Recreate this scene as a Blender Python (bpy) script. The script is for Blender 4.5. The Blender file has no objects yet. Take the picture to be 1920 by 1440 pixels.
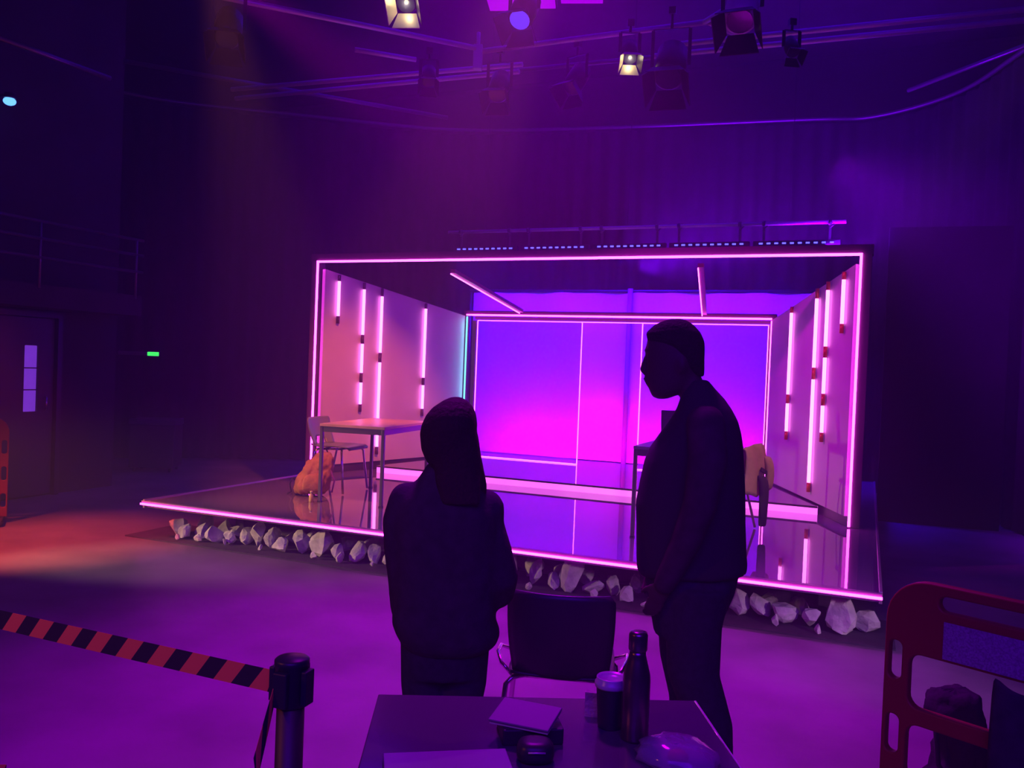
import bpy, bmesh, math, random
from mathutils import Vector, Matrix
random.seed(7)
C = bpy.context.scene.collection
SC = bpy.context.scene
# ------------------------------------------------------------------ camera
F_PX, YAW, PITCH, ROLL = 1607.12, .3940, -.0183, .0395
CAM = Vector((0, 0, 1.65))
_f = Vector((-math.sin(YAW)*math.cos(PITCH), math.cos(YAW)*math.cos(PITCH), math.sin(PITCH)))
_r = Vector((math.cos(YAW), math.sin(YAW), 0)); _u = _r.cross(_f)
CR = _r*math.cos(ROLL)+_u*math.sin(ROLL); CU = -_r*math.sin(ROLL)+_u*math.cos(ROLL); CF = _f
cd = bpy.data.cameras.new('camera'); cam = bpy.data.objects.new('camera', cd); C.objects.link(cam)
m = Matrix((CR, CU, -CF)).transposed().to_4x4(); m.translation = CAM; cam.matrix_world = m
cd.sensor_width = 36; cd.lens = F_PX/1920*36; cd.clip_end = 100; cd.clip_start = .02
SC.camera = cam
def ray(x, y): return CF+CR*((x-960)/F_PX)-CU*((y-720)/F_PX)
def hit(x, y, ax, v):
    d = ray(x, y); i = 'xyz'.index(ax); return CAM+d*((v-CAM[i])/d[i])
# ------------------------------------------------------------------ world, colour, render hints
SC.view_settings.view_transform = 'Standard'; SC.view_settings.look = 'None'
SC.view_settings.gamma = 1; SC.view_settings.use_curve_mapping = False; SC.view_settings.exposure = 0
w = bpy.data.worlds.new('world'); SC.world = w; w.use_nodes = True
w.node_tree.nodes['Background'].inputs[0].default_value = (0, 0, 0, 1)
SC.cycles.max_bounces = 5; SC.cycles.diffuse_bounces = 2; SC.cycles.glossy_bounces = 4
SC.cycles.transmission_bounces = 4; SC.cycles.transparent_max_bounces = 6; SC.cycles.volume_bounces = 0
SC.cycles.sample_clamp_indirect = 4; SC.cycles.caustics_reflective = False; SC.cycles.caustics_refractive = False
SC.cycles.use_denoising = True; SC.cycles.use_light_tree = True
# ------------------------------------------------------------------ large lights
def area(name, loc, target, sx, sy, col, power, spread=180):
    d = bpy.data.lights.new(name, 'AREA'); d.shape = 'RECTANGLE'; d.size = sx; d.size_y = sy
    d.color = col; d.energy = power; d.spread = math.radians(spread)
    o = bpy.data.objects.new(name, d); C.objects.link(o); o.location = loc
    o.rotation_euler = (Vector(target)-Vector(loc)).to_track_quat('-Z', 'Y').to_euler()
    return o
def spot(name, loc, target, col, power, angle, blend=.5, size=.08):
    d = bpy.data.lights.new(name, 'SPOT'); d.color = col; d.energy = power
    d.spot_size = math.radians(angle); d.spot_blend = blend; d.shadow_soft_size = size
    o = bpy.data.objects.new(name, d); C.objects.link(o); o.location = loc
    o.rotation_euler = (Vector(target)-Vector(loc)).to_track_quat('-Z', 'Y').to_euler()
    return o
# added blue-violet fill behind the camera, lifting people and floor
area('added_fill_rear', (.8, -2.2, 4.6), (-1.5, 5, .5), 4, 2.5, (.13, .0, 1), 230)
area('added_fill_overhead', (-3.4, 9.6, 6.3), (-3.4, 9.9, 0), 8, 5, (.07, .0, 1), 120)  # added to fill the haze and drape with blue
area('added_haze_uplight', (-1.7, 12.2, 3.3), (-1.0, 13.2, 6), 4.2, .2, (.20, .0, 1), 330)  # added for the violet glow above the set, not a hung fixture
# cyclorama: magenta ground row, blue top row
area('cyc_ground_row_light', (-3.2, 10.95, .42), (-3.2, 11.8, .55), 4.3, .12, (1, .0, .75), 50, 110)
area('cyc_top_row_light', (-3.2, 11.25, 3.3), (-3.2, 11.8, 1.6), 4.9, .15, (.04, .0, 1), 380, 105)
# coloured stage lanterns
spot('warm_key_left_wall', (-1.5, 4.4, 4.7), (-5.35, 8.5, .95), (1, .15, .01), 2000, 26, .7)
spot('warm_key_deck', (-4.6, 4.9, 4.9), (-4.9, 6.8, .4), (1, .22, .14), 760, 28, .8)
spot('warm_key_jacket', (1.2, 4.6, 4.2), (-.95, 7.4, .85), (1, .36, .12), 330, 11, .6)
spot('rock_light', (-8.0, 3.3, 1.1), (-4.3, 6.0, .12), (1, .58, .40), 640, 34, .9)
spot('rock_light_cool', (2.6, 3.6, 1.1), (-.8, 6.1, .12), (.85, .42, .9), 180, 36, .9)
spot('floor_magenta', (-2.1, 4.9, 5.6), (-1.7, 4.0, 0), (.60, .0, 1), 2300, 62, 1, .3)
spot('floor_red', (-6.9, 3.2, 3.6), (-6.6, 5.2, 0), (1, .07, .02), 1700, 38, .9)
spot('right_wall_magenta', (-4.4, 4.6, 4.4), (-.6, 9.0, 1.4), (1, .0, .95), 900, 27, .8)
spot('right_haze_violet', (-.5, 9.6, 3.9), (1.9, 9.9, 2.4), (.28, .0, 1), 1500, 75, 1, .3)
spot('barrier_red', (1.9, .3, 3.2), (.3, 2.8, .6), (1, .05, .2), 2.5, 60, .8)
spot('belt_red', (-3.2, -.6, 2.6), (-1.9, 1.7, .9), (1, .2, .03), 75, 44, .8)

# ------------------------------------------------------------------ materials
MATS = {}
def mat(name, col=(.5, .5, .5), rough=.5, metal=0, spec=.5, emit=None, es=1, noise=0, nscale=8, bump=0, bscale=40, coat=0):
    if name in MATS: return MATS[name]
    M = bpy.data.materials.new(name); M.use_nodes = True; nt = M.node_tree; b = nt.nodes['Principled BSDF']
    b.inputs['Base Color'].default_value = (*col, 1); b.inputs['Roughness'].default_value = rough
    b.inputs['Metallic'].default_value = metal; b.inputs['Specular IOR Level'].default_value = spec
    b.inputs['Coat Weight'].default_value = coat; b.inputs['Coat Roughness'].default_value = .05
    if emit: b.inputs['Emission Color'].default_value = (*emit, 1); b.inputs['Emission Strength'].default_value = es
    if noise or bump: tc = nt.nodes.new('ShaderNodeTexCoord')
    if noise:
        n = nt.nodes.new('ShaderNodeTexNoise'); n.inputs['Scale'].default_value = nscale; n.inputs['Detail'].default_value = 5
        nt.links.new(tc.outputs['Object'], n.inputs['Vector'])
        r = nt.nodes.new('ShaderNodeValToRGB'); nt.links.new(n.outputs['Fac'], r.inputs[0])
        r.color_ramp.elements[0].position = .3; r.color_ramp.elements[1].position = .7
        r.color_ramp.elements[0].color = (*[c*(1-noise) for c in col], 1)
        r.color_ramp.elements[1].color = (*[min(1, c*(1+noise)) for c in col], 1)
        nt.links.new(r.outputs[0], b.inputs['Base Color'])
    if bump:
        n2 = nt.nodes.new('ShaderNodeTexNoise'); n2.inputs['Scale'].default_value = bscale; n2.inputs['Detail'].default_value = 4
        nt.links.new(tc.outputs['Object'], n2.inputs['Vector'])
        bp = nt.nodes.new('ShaderNodeBump'); bp.inputs['Strength'].default_value = bump; bp.inputs['Distance'].default_value = .02
        nt.links.new(n2.outputs['Fac'], bp.inputs['Height']); nt.links.new(bp.outputs[0], b.inputs['Normal'])
    MATS[name] = M; return M
def emi(name, col, s): return mat(name, (.02, .02, .02), .5, 0, .2, col, s)
PINK = emi('led_pink', (1, .05, .95), 11)
PINK_THIN = emi('led_pink_thin', (1, .13, .85), 4.8)
TUBE = emi('tube_glow', (1, .17, .88), 4.8)
CYAN = emi('led_cyan', (.2, .9, 1), 1.6)
BLUE_LED = emi('led_blue', (.08, .07, 1), 4)
FLOOR = mat('studio_floor_paint', (.19, .17, .18), .5, 0, .35, noise=.3, nscale=1.4, bump=.12, bscale=7)
BLACKWALL = mat('black_wall_paint', (.035, .03, .035), .8, 0, .2, noise=.2, nscale=2)
DRAPE = mat('black_serge', (.016, .013, .018), .95, 0, .03, noise=.25, nscale=3)
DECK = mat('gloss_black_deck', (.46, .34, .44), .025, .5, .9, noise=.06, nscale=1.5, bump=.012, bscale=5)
DECKRIM = mat('deck_edge_trim', (.4, .34, .36), .35, .6)
DARKTIMBER = mat('dark_fascia', (.05, .035, .045), .45)
SETWALL = mat('set_wall_paint', (.62, .56, .57), .62, 0, .3, noise=.05, nscale=3)
FRAME = mat('set_frame_paint', (.12, .06, .10), .6, 0, .25)
GLOW_RISER = mat('riser_pink_glow', (.8, .76, .8), .5, 0, .3, (1, .13, .92), 1.35)  # pink light falling on the riser is put in as emission
CYC = mat('cyclorama_cloth', (.82, .80, .84), .9, 0, .1, noise=.1, nscale=.9)
BLACKMET = mat('black_metal', (.03, .028, .035), .4, .5)
STEEL = mat('pipe_steel', (.62, .58, .62), .42, .35)
CHROME = mat('chrome_tube', (.75, .72, .72), .15, 1)
GREYMET = mat('grey_frame_metal', (.16, .14, .17), .35, .6)
BIRCH = mat('birch_tabletop', (.72, .52, .30), .32, 0, .5, noise=.12, nscale=6)
BIRCH_EDGE = mat('birch_edge', (.60, .38, .18), .5)
GREENPLASTIC = mat('grey_green_plastic', (.17, .20, .16), .38, 0, .5)
BLACKPLASTIC = mat('black_plastic', (.028, .024, .035), .38, 0, .45)
ORANGEBAG = mat('orange_ripstop', (.62, .27, .10), .65, 0, .25, noise=.2, nscale=14, bump=1, bscale=11)
STONE = mat('pale_stone', (.72, .68, .62), .85, 0, .2, noise=.3, nscale=9, bump=.6, bscale=22)
CLOTH_DARK = mat('navy_cloth', (.045, .03, .05), .95, 0, .05, noise=.2, nscale=20, bump=.2, bscale=60)
DENIM = mat('dark_denim', (.035, .028, .05), .95, 0, .05, noise=.2, nscale=40)
JACKET_M = mat('plum_fleece', (.06, .03, .05), .95, 0, .05, noise=.2, nscale=20)
VEST_M = mat('black_gilet', (.035, .026, .04), .85, 0, .12)
SKIN_L = mat('light_skin', (.30, .17, .14), .6, 0, .3)
SKIN_D = mat('dark_skin', (.07, .04, .035), .55, 0, .3)
HAIR_W = mat('long_brown_hair', (.03, .014, .016), .75, 0, .12, bump=.5, bscale=60)
HAIR_M = mat('cropped_black_hair', (.018, .014, .018), .9, 0, .1, bump=.8, bscale=90)
SHOE = mat('black_shoe', (.02, .02, .02), .5)
SAND = mat('beige_canvas', (.62, .42, .26), .9, 0, .1, noise=.1, nscale=10, bump=.4, bscale=18)
LINING = mat('dark_lining', (.05, .03, .06), .8)
ORANGEPLASTIC = mat('orange_barrier_plastic', (.26, .03, .02), .5, 0, .3)
REFLECT = mat('grey_reflective_sheet', (.30, .28, .34), .6, .1, .4, noise=.35, nscale=160)
TABLEBLACK = mat('dark_laminate', (.16, .12, .18), .2, .4, 1, coat=.6)
BOTTLE_M = mat('brushed_dark_bottle', (.22, .14, .17), .28, .85)
PAPER = mat('grey_lid', (.25, .22, .30), .4)
TAPE_O = mat('belt_orange', (.85, .22, .07), .8)
TAPE_K = mat('belt_black', (.02, .015, .025), .8)

# ------------------------------------------------------------------ mesh helpers
class MB:
    def __init__(s): s.bm = bmesh.new()
    def box(s, c, d, rot=None, mi=0):
        v = []
        for z in (-.5, .5):
            for x, y in ((-.5, -.5), (.5, -.5), (.5, .5), (-.5, .5)):
                p = Vector((x*d[0], y*d[1], z*d[2]))
                if rot is not None: p = rot @ p
                v.append(s.bm.verts.new(p+Vector(c)))
        for q in ((3, 2, 1, 0), (4, 5, 6, 7), (0, 1, 5, 4), (1, 2, 6, 5), (2, 3, 7, 6), (3, 0, 4, 7)):
            f = s.bm.faces.new([v[i] for i in q]); f.material_index = mi
        return s
    def beam(s, a, b, wd, ht, up=(0, 0, 1)):
        a, b = Vector(a), Vector(b); d = b-a; L = d.length; d.normalize()
        x = d.cross(Vector(up));
        if x.length < 1e-4: x = d.cross(Vector((0, 1, 0)))
        x.normalize(); z = x.cross(d)
        return s.box((a+b)/2, (wd, L, ht), Matrix((x, d, z)).transposed())
    def loft(s, rings, cap=True, closed=True, smooth=True):
        R = [[s.bm.verts.new(p) for p in r] for r in rings]; n = len(R[0])
        for a, b in zip(R, R[1:]):
            for i in range(n if closed else n-1):
                j = (i+1) % n; f = s.bm.faces.new((a[i], a[j], b[j], b[i])); f.smooth = smooth
        if cap and closed:
            s.bm.faces.new(R[0][::-1]); s.bm.faces.new(R[-1])
        return s
    def tube(s, pts, r, n=10):
        pts = [Vector(p) for p in pts]; rings = []; prev = None
        rr = r if isinstance(r, (list, tuple)) else [r]*len(pts)
        for i, p in enumerate(pts):
            t = (pts[min(i+1, len(pts)-1)]-pts[max(i-1, 0)]).normalized()
            if prev is None:
                prev = t.cross(Vector((0, 0, 1)))
                if prev.length < .05: prev = t.cross(Vector((0, 1, 0)))
            x = (prev-t*prev.dot(t)).normalized(); prev = x; y = t.cross(x)
            rings.append([p+(x*math.cos(2*math.pi*k/n)+y*math.sin(2*math.pi*k/n))*rr[i] for k in range(n)])
        return s.loft(rings)
    def lathe(s, c, prof, n=24):
        c = Vector(c)
        return s.loft([[c+Vector((r*math.cos(2*math.pi*k/n), r*math.sin(2*math.pi*k/n), z)) for k in range(n)] for r, z in prof])
    def ball(s, c, r, rot=None, n=12):
        rings = []
        for i in range(1, n):
            a = math.pi*i/n; ring = []
            for k in range(2*n):
                b = 2*math.pi*k/(2*n)
                p = Vector((r[0]*math.sin(a)*math.cos(b), r[1]*math.sin(a)*math.sin(b), -r[2]*math.cos(a)))
                if rot is not None: p = rot @ p
                ring.append(p+Vector(c))
            rings.append(ring)
        return s.loft(rings)
    def build(s, name, M, parent=None, bevel=0, seg=2, remesh=0, smooth_it=0, sub=0, autosmooth=False, loc=None):
        me = bpy.data.meshes.new(name); bmesh.ops.recalc_face_normals(s.bm, faces=s.bm.faces)
        s.bm.to_mesh(me); s.bm.free()
        for x in (M if isinstance(M, (list, tuple)) else [M]): me.materials.append(x)
        o = bpy.data.objects.new(name, me); C.objects.link(o)
        if parent: o.parent = parent
        if loc: o.location = loc
        if bevel:
            b = o.modifiers.new('bevel', 'BEVEL'); b.width = bevel; b.segments = seg; b.limit_method = 'ANGLE'
        if remesh:
            r = o.modifiers.new('remesh', 'REMESH'); r.mode = 'VOXEL'; r.voxel_size = remesh; r.use_smooth_shade = True
        if smooth_it:
            q = o.modifiers.new('smooth', 'SMOOTH'); q.factor = .6; q.iterations = smooth_it
        if sub:
            q = o.modifiers.new('sub', 'SUBSURF'); q.levels = sub; q.render_levels = sub
        return o
def tag(o, label, cat, group=None, kind=None):
    if label: o['label'] = label
    if cat: o['category'] = cat
    if group: o['group'] = group
    if kind: o['kind'] = kind
    return o
def empty(name, loc, label, cat, rz=0, group=None):
    o = bpy.data.objects.new(name, None); C.objects.link(o); o.location = loc; o.rotation_euler = (0, 0, rz)
    o.empty_display_size = .1
    return tag(o, label, cat, group)
def struct(o): o['kind'] = 'structure'; return o
def kids(o): return [c for c in bpy.data.objects if c.parent == o]
def copy_tree(o, parent=None):
    ch = kids(o); c = o.copy(); C.objects.link(c)
    if parent: c.parent = parent
    for k in ch: copy_tree(k, c)
    return c
def rrect(x0, y0, x1, y1, r, n=5):
    P = []
    for cx, cy, a0 in ((x1-r, y1-r, 0), (x0+r, y1-r, 90), (x0+r, y0+r, 180), (x1-r, y0+r, 270)):
        for k in range(n+1):
            a = math.radians(a0+90*k/n); P.append((cx+r*math.cos(a), cy+r*math.sin(a)))
    return P
def plate(name, outline, holes, th, M, parent, bev=.006):
    """a flat board with holes in its local XZ plane, thickness along Y"""
    cu = bpy.data.curves.new(name, 'CURVE'); cu.dimensions = '2D'; cu.fill_mode = 'BOTH'; cu.extrude = th/2-bev; cu.bevel_depth = bev; cu.bevel_resolution = 2; cu.offset = -bev
    for P in [outline]+holes:
        sp = cu.splines.new('POLY'); sp.points.add(len(P)-1); sp.use_cyclic_u = True
        for i, (x, y) in enumerate(P): sp.points[i].co = (x, y, 0, 1)
    t = bpy.data.objects.new('tmp', cu); C.objects.link(t)
    dg = bpy.context.evaluated_depsgraph_get(); dg.update()
    me = bpy.data.meshes.new_from_object(t.evaluated_get(dg)); bpy.data.objects.remove(t)
    me.transform(Matrix.Rotation(math.radians(90), 4, 'X')); me.name = name; me.materials.clear(); me.materials.append(M)
    o = bpy.data.objects.new(name, me); C.objects.link(o); o.parent = parent
    return o
DZ = .36          # deck height
SZ = .445         # upper step height
# ------------------------------------------------------------------ room shell
struct(MB().box((-4, 5, -.05), (20, 24, .1)).build('floor', FLOOR))
struct(MB().box((-4, 5, 7.05), (20, 24, .1)).build('ceiling', BLACKWALL))
struct(MB().box((-4, 15.1, 3.5), (20, .2, 7)).build('wall_back', BLACKWALL))
struct(MB().box((4.6, 5, 3.5), (.2, 20.2, 7)).build('wall_right', BLACKWALL))
struct(MB().box((-4, -5.1, 3.5), (20, .2, 7)).build('wall_front', BLACKWALL))
struct(MB().box((-9.1, 1.45, 3.5), (1.0, 12.9, 7)).box((-12.1, 9, 3.5), (.2, 12, 7)).build('wall_left', BLACKWALL))
# drapes on a curved track
def smooth_path(P, n=10):
    out = []
    for i in range(len(P)-1):
        p0, p1, p2, p3 = P[max(i-1, 0)], P[i], P[i+1], P[min(i+2, len(P)-1)]
        for k in range(n):
            t = k/n
            out.append(tuple(.5*((2*b)+(-a+c)*t+(2*a-5*b+4*c-d)*t*t+(-a+3*b-3*c+d)*t**3) for a, b, c, d in zip(p0, p1, p2, p3)))
    out.append(P[-1]); return out
TR = [(-11.2, 8.6), (-10.4, 10.2), (-8.6, 11.6), (-6.7, 12.9), (-4.5, 13.4), (-1.1, 13.8), (-.1, 13.9), (.9, 13.1), (1.45, 11.8), (2.1, 9.6), (2.9, 7.2)]
tr = smooth_path(TR, 12)
def folded(path, z0, z1, amp, per, nz=2):
    pts = []; s_ = 0
    dense = []
    for a, b in zip(path, path[1:]):
        L = math.dist(a, b); k = max(1, int(L/(per/8)))
        for i in range(k): dense.append(((a[0]+(b[0]-a[0])*i/k, a[1]+(b[1]-a[1])*i/k), (-(b[1]-a[1])/L, (b[0]-a[0])/L), L/k))
    mb = MB(); cols = []
    for (p, nn, dl) in dense:
        s_ += dl; o_ = amp*math.sin(2*math.pi*s_/per)*(1+.35*math.sin(s_*2.3)); cols.append((p, nn, o_))
    rings = []
    for j in range(nz+1):
        z = z0+(z1-z0)*j/nz; k = 1-.4*j/nz
        rings.append([Vector((p[0]+nn[0]*o_*k, p[1]+nn[1]*o_*k, z)) for p, nn, o_ in cols])
    mb.loft(rings, cap=False, closed=False); return mb
tag(folded(tr, .02, 5.55, .05, .28).build('stage_curtain', DRAPE), 'long black pleated drape hanging round the back of the studio', 'curtain')
t = tag(MB().tube([(x, y, 5.62) for x, y in tr], .03, 8).build('curtain_track', GREYMET), 'curved steel curtain track along the top of the black drape', 'curtain track')
# ------------------------------------------------------------------ left wall details: door, gallery, rails
XW = -8.6
def wp(px, py, x=XW+.0): p = hit(px, py, 'x', x); return p.y, p.z
y0, zb = wp(38, 772); y1, zt = wp(68, 648)
d = empty('door_1', (XW+.02, (y0+y1)/2-.2, 0), 'dark studio door with a tall narrow window', 'door'); d['kind'] = 'structure'
c = (y0+y1)/2-((y0+y1)/2-.2)
plate_o = plate('door_leaf', rrect(-.48, .02, .48, 2.0, .01), [rrect(c-(y1-y0)/2*-1-(y1-y0), zb, c+(y1-y0)/2, zt, .01)], .045, mat('door_paint', (.035, .03, .04), .5), d, .003)
plate_o.rotation_euler = (0, 0, math.pi/2)
tag(MB().box((-.012, c, (zb+zt)/2), (.01, y1-y0, zt-zb)).build('vision_panel', mat('lit_door_glass', (.1, .1, .12), .3, 0, .5, (.16, .03, .55), 1.0, noise=.4, nscale=6), d), None, None)
hz = MB()
for q in (.33, .66): hz.box((.004, c, zb+(zt-zb)*q), (.012, y1-y0, .012))
hz.build('glazing_bar', mat('door_paint'), d)
MB().tube([(.05, .38, .98), (.05, .38, 1.12)], .01).tube([(.02, .38, .98), (.05, .38, .98)], .008).tube([(.02, .38, 1.12), (.05, .38, 1.12)], .008).build('door_handle', CHROME, d)
struct(MB().box((XW+.04, (y0+y1)/2-.2, 2.04), (.08, 1.1, .06)).box((XW+.04, (y0+y1)/2+.33, 1.0), (.08, .06, 2.05)).box((XW+.04, (y0+y1)/2-.73, 1.0), (.08, .06, 2.05)).build('trim_1', BLACKMET))
g = empty('gallery', (XW, 4.5, 2.1), 'dark technical gallery with handrails running above the studio door', 'balcony')
MB().box((.25, 0, .12), (.5, 6.6, .24)).build('gallery_floor', BLACKWALL, g)
for z in (.52, .72, .9): MB().tube([(.5, -3.3, z), (.5, 3.3, z)], .018).build('handrail', GREYMET, g)
for k in range(6): MB().tube([(.5, -3.2+k*1.28, .2), (.5, -3.2+k*1.28, .9)], .016).build('post', GREYMET, g)
p = hit(18, 190, 'x', XW+.25)
wl = empty('work_light', p, 'small round blue lamp high on the left wall', 'lamp')
MB().lathe((0, 0, 0), [(.02, .09), (.05, .085), (.06, .05), (.06, .03)]).build('housing', BLACKMET, wl)
MB().ball((0, 0, 0), (.062, .062, .042), n=8).build('lens', emi('blue_lens', (.12, .38, 1), 2.2), wl)
MB().box((-.12, 0, .075), (.24, .02, .02)).build('bracket', BLACKMET, wl)
p1 = hit(222, 664, 'x', XW+.02); p2 = hit(296, 664, 'y', p1.y+.2)
ex = empty('exit_light', p2, 'slim exit light on a wall arm glowing green at its end', 'exit light', rz=math.atan2(p2.y-p1.y, p2.x-p1.x))
L = math.dist(p1[:2], p2[:2]); L = min(L, .6)
MB().box((-L*.62, 0, 0), (L*.75, .05, .045)).build('arm', GREYMET, ex, .006)
MB().box((-L*.12, 0, 0), (L*.26, .055, .05)).build('lit_panel', emi('exit_green', (.06, 1, .15), 1.1), ex, .006)
p = hit(268, 850, 'z', .45)
eq = empty('standin_case', (-9.3, 9.3, 0), 'black case standing in for dark stacked chairs by the curtain left of the stage', 'case', rz=.5)  # plain case put in where dark stacked chairs stand
MB().box((0, 0, .36), (.6, .45, .6)).build('case_body', BLACKPLASTIC, eq, .01)
MB().box((0, 0, .70), (.62, .47, .08)).build('case_lid', mat('case_lid_grey', (.07, .07, .09), .35), eq, .01)
for sx in (-1, 1):
    for sy in (-1, 1): MB().tube([(sx*.24-.012, sy*.17, .03), (sx*.24+.012, sy*.17, .03)], .03, 12).box((sx*.24, sy*.17, .055), (.05, .05, .012)).build('castor', BLACKPLASTIC, eq)
# ------------------------------------------------------------------ stage deck
PX0, PX1, PYF, PYB = -5.853, .135, 5.72, 12.1
st = empty('stage_platform', (-2.86, PYF, 0), 'raised gloss black stage platform edged with a pink light strip', 'stage')
def part(mb, name, M, parent, **k):
    o = mb.build(name, M, parent, **k); o.matrix_parent_inverse = Matrix.Translation(-Vector(parent.location)) if parent.rotation_euler[2] == 0 else parent.matrix_basis.inverted(); return o
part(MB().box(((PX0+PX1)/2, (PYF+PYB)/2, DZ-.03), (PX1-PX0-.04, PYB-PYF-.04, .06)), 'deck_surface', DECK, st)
part(MB().box(((PX0+PX1)/2, PYF-.004, DZ-.021), (PX1-PX0, .03, .044)), 'front_fascia', mat('fascia_gloss', (.30, .12, .22), .3), st, bevel=.003)
part(MB().box(((PX0+PX1)/2, PYF-.026, DZ-.026), (PX1-PX0, .012, .015)), 'light_strip', PINK, st)
part(MB().box((PX0+.01, (PYF+PYB)/2, DZ-.028), (.02, PYB-PYF, .075)), 'side_trim', DECKRIM, st, bevel=.003)
part(MB().box((PX1-.01, (PYF+PYB)/2, DZ-.028), (.02, PYB-PYF, .075)), 'side_trim', DECKRIM, st, bevel=.003)
ub = MB()
for x in (PX0+.5, -4.4, -2.86, -1.4, PX1-.35): ub.box((x, 9.2, .14), (.09, 5.6, .28))
ub.box((-2.86, 6.62, .15), (5.3, .04, .30))
part(ub, 'support_frame', DARKTIMBER, st)
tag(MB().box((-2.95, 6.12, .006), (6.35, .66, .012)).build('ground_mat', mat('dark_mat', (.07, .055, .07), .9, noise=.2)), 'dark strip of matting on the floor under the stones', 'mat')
# stones
def stone(seed, s):
    rnd = random.Random(seed); bm = bmesh.new()
    bmesh.ops.create_icosphere(bm, subdivisions=2, radius=1)
    for k in range(9):
        n = Vector((rnd.uniform(-1, 1), rnd.uniform(-1, 1), rnd.uniform(-1, 1))).normalized(); dd = rnd.uniform(.42, .72)
        for v in bm.verts:
            q = v.co.dot(n)
            if q > dd: v.co -= n*(q-dd)
    for v in bm.verts: v.co += Vector((rnd.uniform(-.03, .03), rnd.uniform(-.03, .03), rnd.uniform(-.03, .03)))
    sc = (s*rnd.uniform(.75, 1.25), s*rnd.uniform(.6, .95), s*rnd.uniform(.75, 1.35))
    for v in bm.verts: v.co = Vector((v.co.x*sc[0], v.co.y*sc[1], v.co.z*sc[2]))
    R = Matrix.Rotation(rnd.uniform(-.6, .6), 3, 'Y') @ Matrix.Rotation(rnd.uniform(0, 6), 3, 'Z')
    for v in bm.verts: v.co = R @ v.co
    zmin = min(v.co.z for v in bm.verts)
    for v in bm.verts: v.co.z -= zmin
    mb = MB(); mb.bm.free(); mb.bm = bm; return mb
rocks = []
x = -5.86; k = 0
while x < .06:
    s = random.choice((.085, .10, .115, .095, .13)); 
    rocks.append((x+s*.8, 6.02+random.uniform(-.05, .06), 0, s)); x += s*1.5+random.uniform(-.01, .03)
x = -5.7
while x < -.1:
    s = random.choice((.07, .09, .085, .1)); rocks.append((x, 6.27+random.uniform(-.03, .07), 0, s)); x += s*2.0+random.uniform(0, .06)
x = -5.6
while x < -.1:
    s = random.choice((.035, .045, .03)); rocks.append((x, 5.91+random.uniform(-.03, .02), 0, s)); x += random.uniform(.2, .6)
for i, (x, y, z, s) in enumerate(rocks):
    o = stone(100+i, s).build('stone', STONE, loc=(x, y, .012+z)); g_ = 'broken stones under the stage front'
    if i == 0: tag(o, 'outermost pale stone under the corner of the stage nearest the door', 'stone', g_)
    elif y < 5.95: tag(o, 'small chip of stone lying in front of the larger stones under the stage', 'stone', g_)
    elif y > 6.2: tag(o, 'shadowed stone in the rear row under the stage front', 'stone', g_)
    else: tag(o, 'pale broken stone in the front row under the stage edge', 'stone', g_)
o = stone(905, .135).build('stone', STONE, loc=(-.12, 5.98, .012)); tag(o, 'largest stone, at the stage corner beside the orange barrier', 'stone', 'broken stones under the stage front')
# upper step
us = empty('rear_step', (-2.85, 8.7, DZ), 'low white fronted step across the back of the set with pink light put in as glow', 'step')
part(MB().box((-2.85, 8.7+.02, (DZ+SZ)/2), (4.9, .03, SZ-DZ-.004)), 'riser', GLOW_RISER, us)
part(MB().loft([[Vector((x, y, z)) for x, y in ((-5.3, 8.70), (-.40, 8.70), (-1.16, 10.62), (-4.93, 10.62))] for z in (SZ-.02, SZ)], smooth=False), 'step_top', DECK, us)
part(MB().box((-2.85, 8.695, SZ-.006), (4.9, .02, .010)), 'nosing', DARKTIMBER, us)
# ------------------------------------------------------------------ set walls
PL, PR, PY, PT = -5.804, -.108, 8.115, DZ+2.408
BL, BR, BY, BT = -5.03, -1.075, 10.42, 2.345
def set_wall(a, b, za, zb_, name, label, side):
    """white wall panel from a (front) to b (back); tops za, zb_"""
    a, b = Vector((*a, 0)), Vector((*b, 0)); d = (b-a); n = Vector((d.y, -d.x, 0)).normalized()*side
    r = empty(name, (a.x, a.y, DZ), label, 'wall panel')
    def quad(z0a, z1a, z0b, z1b, th, off):
        rings = []
        for q in (off, off+th):
            o_ = n*-q; rings.append([a+o_+Vector((0, 0, z0a)), b+o_+Vector((0, 0, z0b)), b+o_+Vector((0, 0, z1b)), a+o_+Vector((0, 0, z1a))])
        return MB().loft(rings, smooth=False)
    part(quad(.455, za, .47, zb_, .05, 0), 'panel', SETWALL, r)
    part(quad(DZ+.001, .455, DZ+.001, .47, .03, .03), 'plinth', DARKTIMBER, r)
    return r, n
LA, LB = (-5.735, 8.16), (-5.04, 10.39); RA, RB = (-.150, 8.16), (-1.07, 10.39)
wl_, nL = set_wall(LA, LB, 2.69, 2.33, 'set_wall_panel', 'angled white set wall panel beside the table and orange rucksack', 1)
wr_, nR = set_wall(RA, RB, 2.69, 2.33, 'set_wall_panel', 'angled white set wall panel beside the chair with the jacket', -1)
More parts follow.
